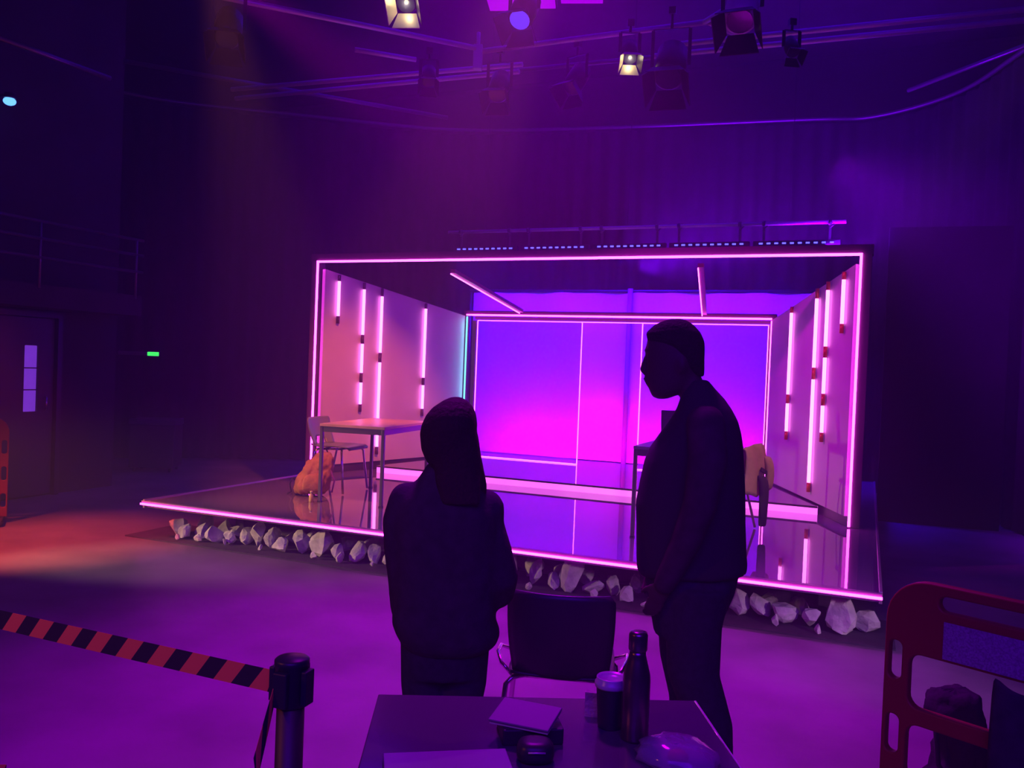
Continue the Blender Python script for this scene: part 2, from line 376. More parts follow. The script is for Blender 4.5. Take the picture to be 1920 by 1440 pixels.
# frames
fr = empty('front_light_frame', (PL, PY, DZ), 'large rectangular portal frame at the set opening outlined in pink light', 'light frame')
w_, dp = .09, .14
cx = (PL+PR)/2
part(MB().box((cx, PY+dp/2, PT+.045), (PR-PL+2*w_+.02, dp, w_)), 'top_rail', FRAME, fr, bevel=.004)
for x, sgn in ((PL, -1), (PR, 1)): part(MB().box((x+sgn*.045, PY+dp/2, (PT+DZ)/2), (w_, dp, PT-DZ)), 'upright', FRAME, fr, bevel=.004)
part(MB().box((cx, PY-.008, PT), (PR-PL+.022, .012, .022)), 'light_strip', PINK, fr)
for x in (PL, PR): part(MB().box((x, PY-.008, (PT+DZ)/2), (.022, .012, PT-DZ-.024)), 'light_strip', PINK, fr)
bf = empty('rear_light_frame', (BL, BY, SZ), 'smaller rectangular frame at the back of the set outlined in light, cyan on one side', 'light frame')
cx = (BL+BR)/2
part(MB().box((cx, BY+.05, BT+.03), (BR-BL+.1, .08, .06)), 'top_rail', FRAME, bf, bevel=.003)
for x, s_ in ((BL, -1), (BR, 1)): part(MB().box((x+s_*.02, BY+.05, (BT+SZ)/2), (.05, .08, BT-SZ)), 'upright', FRAME, bf, bevel=.003)
part(MB().box((cx, BY-.006, BT), (BR-BL, .012, .020)), 'light_strip', PINK, bf)
part(MB().box((BL+.01, BY-.006, (BT+SZ)/2-.01), (.020, .012, BT-SZ-.024)), 'light_strip', CYAN, bf)['label'] = 'cyan light strip'
part(MB().box((BR, BY-.006, (BT+SZ)/2-.01), (.020, .012, BT-SZ-.024)), 'light_strip', PINK, bf)
area('cyan_spill', (BL+.03, BY-.03, 1.4), (BL-.02, BY-1, 1.4), .03, 1.8, (.15, .8, 1), 2.2)
# glazed screen: outline lights
IY = 10.47; IL, IR, IT, V1, V2 = -4.885, -1.115, 2.275, -3.412, -2.625
gs = empty('glazed_screen', (IL, IY, SZ), 'back wall of frosted windows and an open doorway outlined in thin pink light', 'screen')
def bar(a, b, nm='light_line'):
    return part(MB().beam(a, b, .009, .009), nm, PINK_THIN, gs)
bar((IL, IY, IT), (IR, IY, IT)); bar((IL, IY, IT), (IL, IY, SZ)); bar((IR, IY, IT), (IR, IY, SZ))
bar((V1, IY, IT), (V1, IY, SZ)); bar((V2, IY, IT), (V2, IY, SZ))
bar((IL, IY, SZ+.008), (V1, IY, SZ+.008)); bar((V2, IY, SZ+.008), (IR, IY, SZ+.008))
FROST = bpy.data.materials.new('frosted_sheet'); FROST.use_nodes = True; nt = FROST.node_tree; nt.nodes.clear()
out = nt.nodes.new('ShaderNodeOutputMaterial'); mx = nt.nodes.new('ShaderNodeMixShader'); tp = nt.nodes.new('ShaderNodeBsdfTransparent'); tl = nt.nodes.new('ShaderNodeBsdfTranslucent')
tl.inputs[0].default_value = (.9, .88, .92, 1); mx.inputs[0].default_value = .3
nt.links.new(tp.outputs[0], mx.inputs[1]); nt.links.new(tl.outputs[0], mx.inputs[2]); nt.links.new(mx.outputs[0], out.inputs[0])
part(MB().box(((IL+V1)/2, IY+.02, (IT+SZ)/2), (V1-IL-.02, .004, IT-SZ-.02)), 'frosted_pane', FROST, gs)
part(MB().box(((V2+IR)/2, IY+.02, (IT+SZ)/2), (IR-V2-.02, .004, IT-SZ-.02)), 'frosted_pane', FROST, gs)
fm = MB()
for x in (IL-.06, IR+.02): fm.box((x, IY+.03, (IT+SZ)/2), (.05, .03, IT-SZ))
fm.box(((IL+IR)/2, IY+.03, IT+.035), (IR-IL+.1, .03, .04)); part(fm, 'outer_frame', FRAME, gs)
# cyclorama
CY = 11.9
cy = empty('cyclorama', (-3.18, CY, DZ), 'tall white backcloth behind the set washed blue above and magenta below', 'backcloth')
rings = [[Vector((x, CY+.012*math.sin(x*5)+.01*math.sin(x*11+1), z)) for x in [-5.64+4.95*i/60 for i in range(61)]] for z in (DZ+.01, 1.2, 2.0, 2.79)]
mb = MB(); mb.loft(rings, cap=False, closed=False); part(mb, 'cloth', CYC, cy)
part(MB().tube([(-3.165, CY-.06, DZ), (-3.165, CY-.06, 2.84)], .036), 'centre_pole', mat('seam_pole', (.3, .28, .34), .6), cy)
part(MB().tube([(-5.7, CY, 2.81), (-.64, CY, 2.81)], .025), 'top_bar', BLACKMET, cy)
for x in (-5.68, -.66): part(MB().tube([(x, CY, 0), (x, CY, 2.84)], .022), 'side_pole', BLACKMET, cy)
# ------------------------------------------------------------------ wall tubes
CAPL = mat('tube_cap', (.12, .05, .12), .35, .3); CAPR = mat('tube_cap_amber', (.65, .2, .05), .3, .3)
TUBES = [(8.33, [2.64, 2.57, 2.17, 2.085]), (8.686, [2.59, 2.51, 1.975, 1.868, 1.526, 1.411, 1.155, 1.065]), (8.955, [2.552, 2.453, 1.775, 1.658, .638, .545]), (9.66, [2.432, 2.362, 1.487, 1.39, 1.09, 1.0])]
words_ = [('short single', 'nearest the pink portal'), ('three section', 'second from the pink portal'), ('longest two section', 'third from the pink portal'), ('slim two section', 'nearest the back frame')]
for side, (a, b, n, cap, who) in enumerate(((LA, LB, nL, CAPL, 'behind wooden table'), (RA, RB, nR, CAPR, 'beside draped jacket'))):
    for (Y, zs), (w1, w2) in zip(TUBES, words_):
        q = (Y-a[1])/(b[1]-a[1]); X = a[0]+(b[0]-a[0])*q; base = Vector((X, Y, 0))+n*.03
        rt = empty('tube_light', (base.x, base.y, zs[-1]), f'{w1} tube light {w2}, {who}', 'tube light', group='vertical tube lights on the set walls')
        for k in range(len(zs)-1):
            z1, z0 = zs[k], zs[k+1]
            if k % 2: part(MB().tube([(base.x, base.y, z0), (base.x, base.y, z1)], .017, 10), 'glowing_tube', TUBE, rt)
            else: part(MB().tube([(base.x, base.y, z0), (base.x, base.y, z1)], .019, 10), 'end_cap', cap, rt)
# ceiling light bars
for a, b, lb in (((-4.37, 8.6, 2.68), (-4.235, 10.35, 2.37), 'thin sloping light bar overhead on the side of the wooden table'), ((-1.59, 8.45, 2.70), (-1.88, 10.38, 2.37), 'thin sloping light bar overhead on the side of the draped jacket')):
    o = empty('light_bar', a, lb, 'light bar', group='light bars sloping across the top of the set')
    part(MB().beam(Vector(a)+Vector((.025, 0, .03)), Vector(b)+Vector((.025, 0, .03)), .06, .04), 'housing', mat('bar_housing', (.25, .04, .12), .4), o)
    part(MB().beam(a, b, .011, .011), 'light_line', PINK_THIN, o)
# ------------------------------------------------------------------ blue LED battens on a pipe
BYY = 11.3; zb_ = hit(1200, 461, 'y', BYY).z; zp_ = hit(1200, 426, 'y', BYY).z
tag(MB().tube([(-5.8, BYY, zp_), (-.34, BYY, zp_)], .025).build('lighting_bar', STEEL), 'steel bar above the set carrying the row of blue batten lights', 'pipe')
for x in (-5.2, -3.1, -1.0): tag(MB().tube([(x, BYY, zp_), (x, BYY, 6.99)], .004, 6).build('suspension_wire', BLACKMET), 'thin wire holding up the bar of blue battens', 'wire', 'wires holding the bar of blue battens')
edges = [(855, 963), (981, 1097), (1117, 1241), (1261, 1397), (1419, 1567)]
for i, (a, b) in enumerate(edges):
    xa = hit(a, 464, 'y', BYY).x; xb = hit(b, 464, 'y', BYY).x; L = xb-xa
    pos = ['fifth', 'fourth', 'third', 'second', 'first'][i]
    r = empty('led_batten', ((xa+xb)/2, BYY, zb_), f'row of ten blue lamps above the set, {pos} batten counted from the jacket side', 'batten light', group='blue battens above the set')
    part(MB().box(((xa+xb)/2, BYY+.04, zb_), (L+.1, .07, .07)), 'housing', BLACKMET, r, bevel=.006)
    for s in (-1, 1):
        x = (xa+xb)/2+s*L*.42; part(MB().box((x, BYY+.03, (zb_+zp_)/2), (.03, .012, zp_-zb_)).tube([(x-.02, BYY, zp_), (x+.02, BYY, zp_)], .036, 12).tube([(x, BYY-.03, zp_-.07), (x+.05, BYY-.03, zp_-.03)], .01), 'clamp', GREYMET, r)
    for k in range(10):
        x = xa+L*(k+.5)/10; part(MB().box((x, BYY-.002, zb_), (.045, .012, .018)), 'lamp', BLUE_LED, r)
# ------------------------------------------------------------------ tables and chairs on stage
def make_table(name, label, W, D, H, topm, edgem, leg):
    r = empty(name, (0, 0, 0), label, 'table')
    MB().box((0, 0, H-.0125), (W, D, .025)).build('tabletop', topm, r, .003)
    a = MB()
    for s in (-1, 1): a.box((s*(W/2-.02), 0, H-.05), (.025, D-.06, .05)); a.box((0, s*(D/2-.02), H-.05), (W-.06, .025, .05))
    a.build('apron', GREYMET, r)
    for sx in (-1, 1):
        for sy in (-1, 1):
            l = MB().box((sx*(W/2-.018), sy*(D/2-.018), (H-.025)/2+.004), (.03, .03, H-.035)).build('leg', leg, r, .004)
            MB().box((sx*(W/2-.018), sy*(D/2-.018), .006), (.034, .034, .012)).build('foot', BLACKPLASTIC, l)
    return r
t1 = make_table('classroom_table', 'wooden topped grey table on stage beside the orange rucksack', .645, 1.10, .72, BIRCH, BIRCH_EDGE, GREYMET)
t1.location = (-4.34, 7.12, DZ); t1.rotation_euler = (0, 0, math.radians(6.5))
t2 = make_table('classroom_table', 'table on stage with shade in its top colour, partly hidden by the standing man', .645, 1.10, .72, mat('shaded_tabletop', (.2, .16, .24), .3), BIRCH_EDGE, GREYMET)  # shade put into this copy of the table top's colour
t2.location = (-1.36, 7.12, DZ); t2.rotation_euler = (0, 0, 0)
def shell_rings(W, prof, lip, n=12, cut=None):
    rings = []
    for x, z, wk, cv in prof:
        rings.append([Vector((x-cv*abs(s)**2.2*0, W/2*wk*s, z+cv*abs(s)**2.5)) for s in [2*i/n-1 for i in range(n+1)]])
    return rings
def make_chair(name, label, pm, fm, cutout=True, bh=.27):
    """faces +X; seat height .45"""
    r = empty(name, (0, 0, 0), label, 'chair')
    mb = MB(); W = .42
    # seat
    prof = [(.22, .425, .86, 0), (.215, .44, .93, .0), (.18, .452, .98, .004), (.05, .447, 1, .012), (-.10, .440, 1, .014), (-.17, .445, .96, .012), (-.205, .458, .9, .008)]
    mb.loft(shell_rings(W, prof, 0), cap=False, closed=False)
    s = mb.build('seat', pm, r); so = s.modifiers.new('solid', 'SOLIDIFY'); so.thickness = .012; so.offset = 0
    bk = MB(); n = 14; cols = 15
    grid = []
    for j in range(n+1):
        q = j/n; z = .455+bh*q; x = -.205-.085*q-.015*math.sin(q*3.1)
        wk = .88+.10*math.sin(min(1, q*1.3)*math.pi/2) if q < .9 else .98-.35*((q-.9)/.1)**2*.3
        grid.append([bk.bm.verts.new((x+.045*abs(2*i/cols-1)**2, W/2*wk*(2*i/cols-1), z)) for i in range(cols+1)])
    for j in range(n):
        for i in range(cols):
            if cutout and j < 4 and 4 <= i <= 10 and not (j == 3 and i in (4, 10)): continue
            bk.bm.faces.new((grid[j][i], grid[j][i+1], grid[j+1][i+1], grid[j+1][i])).smooth = True
    b = bk.build('backrest', pm, r); so = b.modifiers.new('solid', 'SOLIDIFY'); so.thickness = .012; so.offset = 0
    for sy in (-1, 1):
        MB().tube([(.10, sy*.13, .432), (.14, sy*.19, .425), (.155, sy*.215, .40), (.20, sy*.245, .01)], .011).build('leg', fm, r)
        MB().tube([(-.10, sy*.13, .425), (-.13, sy*.19, .42), (-.145, sy*.215, .395), (-.24, sy*.245, .01)], .011).build('leg', fm, r)
    MB().tube([(.10, -.14, .43), (.10, .14, .43)], .010).tube([(-.10, -.14, .42), (-.10, .14, .42)], .010).tube([(.10, -.14, .43), (-.10, -.14, .42)], .01).tube([(.10, .14, .43), (-.10, .14, .42)], .01).build('seat_frame', fm, r)
    return r
c1 = make_chair('plastic_chair', 'grey green plastic chair with a cut-out back beside the wooden table', GREENPLASTIC, CHROME)
c1.location = (-4.86, 7.25, DZ); c1.rotation_euler = (0, 0, math.radians(4))
c2 = make_chair('plastic_chair', 'plastic chair on stage with a beige jacket over its back', mat('jacket_chair_plastic', (.18, .16, .18), .4), CHROME)
c2.location = (-1.12, 7.38, DZ); c2.rotation_euler = (0, 0, math.radians(172))
# laptop on table 2
lp = empty('laptop', (-1.47, 7.42, DZ+.725), 'dark laptop standing open on the shaded stage table', 'laptop', rz=math.radians(22))
MB().box((0, 0, .008), (.33, .23, .016)).build('keyboard_base', BLACKPLASTIC, lp, .003)
MB().box((0, .13, .13), (.33, .01, .24), Matrix.Rotation(math.radians(-12), 3, 'X')).build('screen', BLACKPLASTIC, lp, .003)
# rucksack
rk = empty('rucksack', (-4.86, 6.86, DZ), 'crumpled orange rucksack leaning at the foot of the grey green chair', 'rucksack', rz=math.radians(30))
def blob(rings, name, M, parent, n=20, sub=1, p=2.6, **k):
    """rings: (cx, cy, z, rx, ry)"""
    R = []
    for cx, cy, z, rx, ry in rings:
        ring = []
        for i in range(n):
            a = 2*math.pi*i/n; ca, sa = math.cos(a), math.sin(a)
            ring.append(Vector((cx+rx*math.copysign(abs(ca)**(2/p), ca), cy+ry*math.copysign(abs(sa)**(2/p), sa), z)))
        R.append(ring)
    return MB().loft(R).build(name, M, parent, sub=sub, **k)
rnd = random.Random(3)
bag = blob([(-.03, 0, .012, .13, .08), (-.03, 0, .03, .165, .115), (-.02, 0, .12, .175, .125), (.015, .01, .22, .155, .115), (.045, .02, .31, .125, .10), (.075, .04, .375, .09, .08), (.09, .05, .41, .05, .05)], 'bag_body', ORANGEBAG, rk, sub=2)
tx = bpy.data.textures.new('crumple', 'CLOUDS'); tx.noise_scale = .07
dm = bag.modifiers.new('d', 'DISPLACE'); dm.texture = tx; dm.strength = .05; dm.mid_level = .5; dm.texture_coords = 'LOCAL'
blob([(-.01, -.115, .05, .08, .02), (-.01, -.13, .07, .10, .03), (0, -.13, .17, .10, .03), (.01, -.11, .22, .08, .02)], 'front_pocket', ORANGEBAG, rk, sub=2)
MB().tube([(.03, .02, .40), (.04, .03, .44), (.09, .04, .45), (.11, .04, .41)], .008).build('carry_loop', BLACKPLASTIC, rk)
MB().tube([(-.17, .04, .12), (-.21, .03, .16), (-.235, .02, .10), (-.215, .0, .03), (-.25, -.02, .012)], .007).build('strap', BLACKPLASTIC, rk)
MB().tube([(.15, -.05, .25), (.19, -.07, .15), (.17, -.08, .04)], .008).build('strap', mat('purple_strap', (.3, .05, .3), .6), rk)
p = hit(583, 941, 'z', DZ)
kb = empty('small_bottle', p, 'tiny yellow drink bottle standing in front of the orange rucksack', 'bottle')
MB().lathe((0, 0, 0), [(.017, 0), (.02, .004), (.02, .055), (.009, .075), (.009, .083)], 14).build('bottle_body', mat('yellow_bottle', (.8, .62, .15), .3, 0, .5), kb)
MB().lathe((0, 0, .083), [(.011, 0), (.011, .016)], 12).build('cap', mat('white_cap', (.8, .7, .4), .4), kb)
# jacket on chair 2
jk = empty('draped_jacket', (c2.location.x, c2.location.y, DZ), 'beige jacket with a dark lining hung over the back of the stage chair', 'jacket', rz=c2.rotation_euler[2])
mb = MB(); n = 16
secs = [(-.225, .50), (-.24, .54), (-.258, .59), (-.27, .64), (-.28, .70), (-.285, .74), (-.30, .752), (-.315, .74), (-.325, .69), (-.335, .63), (-.34, .56), (-.34, .48), (-.335, .40), (-.33, .33)]
rings = []
for j, (x, z) in enumerate(secs):
    rings.append([Vector((x+.045*abs(s)**2+.012*math.sin(s*7+j*.6)*(1 if x < -.31 else -1), .275*s*(1+.05*math.sin(j)), z-.03*abs(s)**3 if z > .7 else z-.02*math.sin(s*4+1)*(1 if j > 9 else 0))) for s in [2*i/n-1 for i in range(n+1)]])
mb.loft(rings, cap=False, closed=False); o = mb.build('jacket_body', SAND, jk, sub=1); q = o.modifiers.new('s', 'SOLIDIFY'); q.thickness = .014
MB().loft([[Vector((x+rx*math.cos(a), y+ry*math.sin(a), z)) for a in [2*math.pi*i/12 for i in range(12)]] for x, y, z, rx, ry in
    ((-.345, .07, .50, .03, .05), (-.375, .07, .46, .042, .06), (-.385, .07, .36, .04, .058), (-.38, .06, .22, .035, .05), (-.375, .05, .09, .034, .052), (-.375, .05, .075, .026, .045))]).build('sleeve', LINING, jk, sub=1)['label'] = 'dark turned-out sleeve'
MB().loft([[Vector((x+rx*math.cos(a), y+ry*math.sin(a), z)) for a in [2*math.pi*i/12 for i in range(12)]] for x, y, z, rx, ry in
    ((-.34, -.15, .64, .03, .05), (-.36, -.155, .58, .04, .055), (-.37, -.16, .48, .038, .052), (-.365, -.16, .34, .03, .045))]).build('sleeve', SAND, jk, sub=1)
MB().box((-.352, -.03, .52), (.012, .20, .035), Matrix.Rotation(.25, 3, 'X')).build('inner_fold', LINING, jk, .004)

# ------------------------------------------------------------------ people
def person_frame(px, py_h, Z, z=0):
    """origin on the floor below pixel column px at depth Z along the view"""
    d = ray(px, py_h); h = Vector((d.x, d.y, 0))
    o = Vector((CAM.x+h.x*Z, CAM.y+h.y*Z, 0)); fw = h.normalized(); rt = Vector((fw.y, -fw.x, 0))
    def loc(x, y):  # pixel -> (lateral, height) on the upright plane through o facing the camera
        dd = ray(x, y); t_ = (o-CAM).dot(fw)/dd.dot(fw); p_ = CAM+dd*t_; return (p_-o).dot(rt), p_.z
    ang = math.atan2(rt.y, rt.x)
    return o, ang, loc
def sil(loc, rows, cy=0, n=28, p=2.3, grow=0):
    """rows: (ypix, xleft, xright, depth radius, depth centre)"""
    R = []
    for y, xl, xr, ry, c in rows:
        a, za = loc(xl, y); b, zb2 = loc(xr, y); cx_ = (a+b)/2; rx = (b-a)/2+grow; ring = []
        for i in range(n):
            t_ = 2*math.pi*i/n; ca, sa = math.cos(t_), math.sin(t_)
            ring.append(Vector((cx_+rx*math.copysign(abs(ca)**(2/p), ca), c+(ry+grow)*math.copysign(abs(sa)**(2/p), sa), za+(zb2-za)*(.5+.5*ca))))
        R.append(ring)
    return R
def limb(mb, pts, n=16, flat=1):
    """pts: (x,y,z,r)"""
    mb.tube([p[:3] for p in pts], [p[3] for p in pts], n); mb.ball(pts[0][:3], (pts[0][3],)*3, n=8); mb.ball(pts[-1][:3], (pts[-1][3],)*3, n=8)
def hand(mb, base, d, side, up, s=1.0, curl=.5):
    """palm plus four fingers and a thumb; base wrist point, d pointing direction, side towards the thumb, up back of hand"""
    base, d, side, up = Vector(base), Vector(d).normalized(), Vector(side).normalized(), Vector(up).normalized()
    R = Matrix((side, d, up)).transposed()
    mb.ball(base+d*.045*s, (.04*s, .052*s, .017*s), R, 8)
    for k, (off, L, r) in enumerate(((.029, .072, .0085), (.010, .08, .009), (-.010, .074, .0085), (-.028, .058, .0075))):
        p0 = base+d*.085*s+side*off*s; a1 = curl*.5; a2 = curl*1.2; a3 = curl*1.8
        p1 = p0+(d*math.cos(a1)-up*math.sin(a1))*L*.45*s; p2 = p1+(d*math.cos(a2)-up*math.sin(a2))*L*.32*s; p3 = p2+(d*math.cos(a3)-up*math.sin(a3))*L*.23*s
        limb(mb, [(*(p0-d*.02*s), r*s), (*p1, r*s), (*p2, r*.92*s), (*p3, r*.8*s)], 8)
    q0 = base+d*.025*s+side*.025*s; q1 = q0+(d*.6+side*.7-up*.15).normalized()*.035*s; q2 = q1+(d*.85+side*.35-up*.3).normalized()*.03*s
    limb(mb, [(*q0, .012*s), (*q1, .010*s), (*q2, .0085*s)], 8)
# --- man (side view, facing image left)
Zm = 3.5; mo, ma, ML = person_frame(1290, 1000, Zm)
def MP(x, y, dpt=0): a, z = ML(x, y); return (a, dpt, z)
S_ = Zm/F_PX
body = MB()
# head: rings along its own axis
head_rows = [(748, 1233, 1250, .025, 0), (742, 1222, 1268, .05, 0), (730, 1217, 1290, .062, 0), (716, 1213, 1305, .068, 0), (700, 1213, 1314, .073, 0), (684, 1213, 1317, .077, 0), (667, 1212, 1318, .079, 0), (650, 1211, 1317, .08, 0), (632, 1215, 1312, .078, 0), (617, 1226, 1303, .068, 0), (606, 1241, 1290, .045, 0), (601, 1255, 1280, .02, 0)]
body.loft(sil(ML, head_rows, p=2.2))
def tilt_ball(px, py, r, dpt=0): body.ball(MP(px, py, dpt), r, n=8)
nb = MP(1212, 668); nt_ = MP(1206, 694); body.tube([nb, MP(1209, 680), nt_], [.010, .014, .017], 10); body.ball(nt_, (.014, .018, .012), n=8)
body.ball(MP(1213, 711), (.016, .026, .009), n=8); body.ball(MP(1216, 720), (.014, .024, .009), n=8)   # lips
body.ball(MP(1231, 738), (.022, .028, .02), n=8)                                                        # chin
body.ball(MP(1215, 657), (.016, .05, .01), n=8)                                                         # brow
for s in (-1, 1):
    body.ball(MP(1219, 670, s*.032), (.012, .015, .010), n=8)
    body.ball(MP(1279, 684, s*.081), (.020, .010, .034), n=8); 
body.loft(sil(ML, [(800, 1268, 1345, .075, 0), (770, 1275, 1343, .066, 0), (750, 1276, 1335, .06, 0), (730, 1272, 1326, .058, 0), (700, 1280, 1312, .055, 0)]))
torso = [(1165, 1228, 1345, .15, 0), (1100, 1220, 1375, .165, 0), (1040, 1208, 1385, .155, 0), (960, 1208, 1385, .145, 0), (880, 1215, 1382, .165, 0), (820, 1240, 1375, .17, 0), (780, 1265, 1360, .12, 0), (760, 1280, 1345, .08, 0)]
body.loft(sil(ML, torso))
near_arm = [MP(1325, 800, -.19)+(.055,), MP(1330, 850, -.225)+(.05,), MP(1318, 940, -.235)+(.043,), MP(1290, 1000, -.225)+(.036,), MP(1248, 1070, -.20)+(.028,)]
far_arm = [MP(1320, 800, .19)+(.055,), MP(1330, 850, .225)+(.05,), MP(1310, 940, .235)+(.043,), MP(1275, 1000, .225)+(.036,), MP(1236, 1066, .20)+(.028,)]
limb(body, near_arm); limb(body, far_arm)
legN = [MP(1310, 1120, -.095)+(.10,), MP(1298, 1200, -.10)+(.088,), MP(1318, 1330, -.11)+(.058,), MP(1322, 1400, -.11)+(.056,), MP(1330, 1500, -.11)+(.04,)]
a_, z_ = ML(1300, 1100)
def leg(x0, x1, x2, dy, k=1):
    return [(x0, dy*.8, .86, .095*k), (x0+(x1-x0)*.5, dy, .66, .08*k), (x1, dy, .47, .06*k), (x1+(x2-x1)*.4, dy, .33, .056*k), (x2, dy, .10, .04*k)]
xa, _ = ML(1288, 1140); xk, _ = ML(1285, 1290); xf, _ = ML(1292, 1400)
xa2, _ = ML(1305, 1140); xk2, _ = ML(1312, 1290); xf2, _ = ML(1330, 1400)
LF = leg(xa, xk, xf-.01, .10); LN = leg(xa2, xk2, xf2, -.10)
limb(body, LF); limb(body, LN)
for dy, xx in ((.10, xf-.01), (-.10, xf2)): body.ball((xx-.05, dy, .045), (.11, .038, .035), n=8)
hand(body, near_arm[-1][:3], (-.35, .1, -1), (-.9, 0, .3), (0, -1, 0), curl=.35)
hand(body, far_arm[-1][:3], (-.35, -.1, -1), (-.9, 0, .3), (0, 1, 0), curl=.35)
man = body.build('person', SKIN_D, remesh=.009, smooth_it=2); man.location = mo; man.rotation_euler = (0, 0, ma)
tag(man, 'tall person seen from the side in a dark gilet, looking down', 'person')
hb = MB(); hb.loft(sil(ML, [(706, 1296, 1321, .045, 0), (690, 1283, 1321, .070, 0), (672, 1270, 1321, .081, 0), (655, 1250, 1322, .087, 0), (640, 1214, 1321, .089, 0), (624, 1211, 1314, .084, 0), (610, 1226, 1302, .070, 0), (602, 1243, 1290, .045, 0), (598, 1258, 1279, .02, 0)]))
hb.build('hair', HAIR_M, man, remesh=.008, smooth_it=2)
jb = MB(); vest = [(1072, 1200, 1399, .195, 0), (1062, 1194, 1402, .20, 0), (1040, 1193, 1400, .19, 0), (980, 1193, 1398, .185, 0), (940, 1192, 1398, .185, 0), (903, 1199, 1397, .185, 0), (863, 1208, 1395, .19, 0), (840, 1217, 1394, .19, 0), (813, 1236, 1390, .18, 0), (790, 1254, 1384, .165, 0), (767, 1268, 1372, .14, 0), (747, 1275, 1358, .10, 0), (730, 1280, 1342, .075, 0), (712, 1293, 1327, .066, 0)]
jb.loft(sil(ML, vest, p=2.4)); jb.build('gilet', VEST_M, man, remesh=.011, smooth_it=3)
slv = MB()
limb(slv, [MP(1322, 790, -.17)+(.075,), MP(1326, 850, -.225)+(.075,), MP(1312, 930, -.24)+(.065,), MP(1285, 1000, -.235)+(.056,), MP(1254, 1062, -.215)+(.046,), MP(1249, 1072, -.21)+(.042,)])
slv.build('sleeve', JACKET_M, man, remesh=.01, smooth_it=2)
slv = MB()
limb(slv, [MP(1322, 790, .17)+(.075,), MP(1320, 850, .225)+(.075,), MP(1300, 930, .24)+(.062,), MP(1270, 1000, .235)+(.05,), MP(1240, 1058, .215)+(.044,)])
slv.build('sleeve', JACKET_M, man, remesh=.01, smooth_it=2)
tb = MB(); tb.loft(sil(ML, [(1180, 1226, 1346, .17, 0), (1150, 1221, 1360, .18, 0), (1110, 1214, 1378, .185, 0), (1070, 1208, 1388, .18, 0), (1050, 1208, 1388, .17, 0)]))
def jeans(mb, L, k): limb(mb, [(p_[0], p_[1], p_[2], p_[3]*k+.012) for p_ in L])
x1, z1 = ML(1286, 1180); x2, z2 = ML(1286, 1290); x3, z3 = ML(1296, 1400)
tb.loft([[Vector((x+r*1.0*math.cos(a), .10+r*.95*math.sin(a), z)) for a in [2*math.pi*i/20 for i in range(20)]] for x, z, r in ((x3-.0, .06, .085), (x3-.0, .10, .09), (x3-.005, .30, .095), (x2-.01, .47, .104), (x1-.0, .66, .125), (x1+.01, .82, .13))])
x1, z1 = ML(1300, 1180); x2, z2 = ML(1300, 1290); x3, z3 = ML(1322, 1400)
tb.loft([[Vector((x+r*1.0*math.cos(a), -.10+r*.95*math.sin(a), z)) for a in [2*math.pi*i/20 for i in range(20)]] for x, z, r in ((x3+.02, .06, .085), (x3+.02, .10, .09), (x3+.005, .28, .095), (x2-.005, .47, .104), (x1-.0, .66, .110), (x1+.01, .82, .13))])
tb.build('trousers', DENIM, man, remesh=.011, smooth_it=3)
for dy, xx in ((.10, xf-.01), (-.10, xf2+.01)):
    s = MB(); s.ball((xx-.06, dy, .05), (.145, .05, .045), n=10); s.box((xx-.06, dy, .012), (.27, .09, .022)); s.build('shoe', SHOE, man, remesh=.008, smooth_it=2)
# --- woman (rear view)
Zw = 3.05; wo, wa, WL = person_frame(838, 1000, Zw)
def WP(x, y, dpt=0): a, z = WL(x, y); return (a, dpt, z)
body = MB()
body.loft(sil(WL, [(876, 838, 872, .035, .035), (868, 828, 884, .062, .03), (850, 816, 892, .08, .02), (825, 806, 893, .092, .01), (800, 803, 892, .098, 0), (778, 808, 888, .095, 0), (760, 820, 878, .08, 0), (751, 835, 866, .045, 0)], p=2.2))
nz_ = WP(889, 822, .07); body.tube([WP(884, 806, .075), WP(889, 815, .085), WP(892, 824, .09)], [.008, .011, .014], 8)
body.ball(WP(880, 840, .075), (.02, .02, .009), n=8); body.ball(WP(874, 860, .06), (.022, .022, .02), n=8)
for xx, dd in ((884, .055), (868, .088)): body.ball(WP(xx, 808, dd), (.012, .012, .009), n=8)
body.ball(WP(846, 822, -.075), (.018, .012, .03), n=8)
body.loft(sil(WL, [(930, 800, 870, .07, 0), (900, 812, 866, .06, 0), (870, 820, 864, .055, 0), (845, 822, 868, .055, 0)]))
body.loft(sil(WL, [(1230, 768, 900, .11, 0), (1180, 764, 905, .12, 0), (1100, 772, 900, .10, 0), (1020, 762, 910, .11, 0), (960, 762, 905, .10, 0), (925, 785, 890, .08, 0), (905, 800, 870, .06, 0)]))
la = [WP(770, 945)+(.045,), WP(758, 1020, -.01)+(.04,), WP(760, 1090, .0)+(.034,), WP(758, 1140, .09)+(.03,), WP(775, 1165, .14)+(.026,)]
ra = [WP(902, 955)+(.042,), WP(918, 1030, -.01)+(.04,), WP(935, 1085, .0)+(.034,), WP(935, 1140, .09)+(.03,), WP(915, 1160, .14)+(.026,)]
limb(body, la); limb(body, ra)
hand(body, la[-1][:3], (.5, .6, -.4), (0, .3, 1), (-1, .3, 0), s=.9, curl=.4); hand(body, ra[-1][:3], (-.5, .6, -.4), (0, .3, 1), (1, .3, 0), s=.9, curl=.4)
xl, _ = WL(797, 1240); xr, _ = WL(870, 1240); xl2, _ = WL(800, 1400); xr2, _ = WL(852, 1400)
for x0, x2 in ((xl, xl2), (xr, xr2)): limb(body, [(x0, 0, .70, .075), (x0, 0, .55, .07), ((x0+x2)/2, .01, .42, .05), (x2, 0, .28, .048), (x2, 0, .09, .034)]); body.ball((x2, .045, .04), (.036, .1, .032), n=8)
wom = body.build('person', SKIN_L, remesh=.009, smooth_it=2); wom.location = wo; wom.rotation_euler = (0, 0, wa)
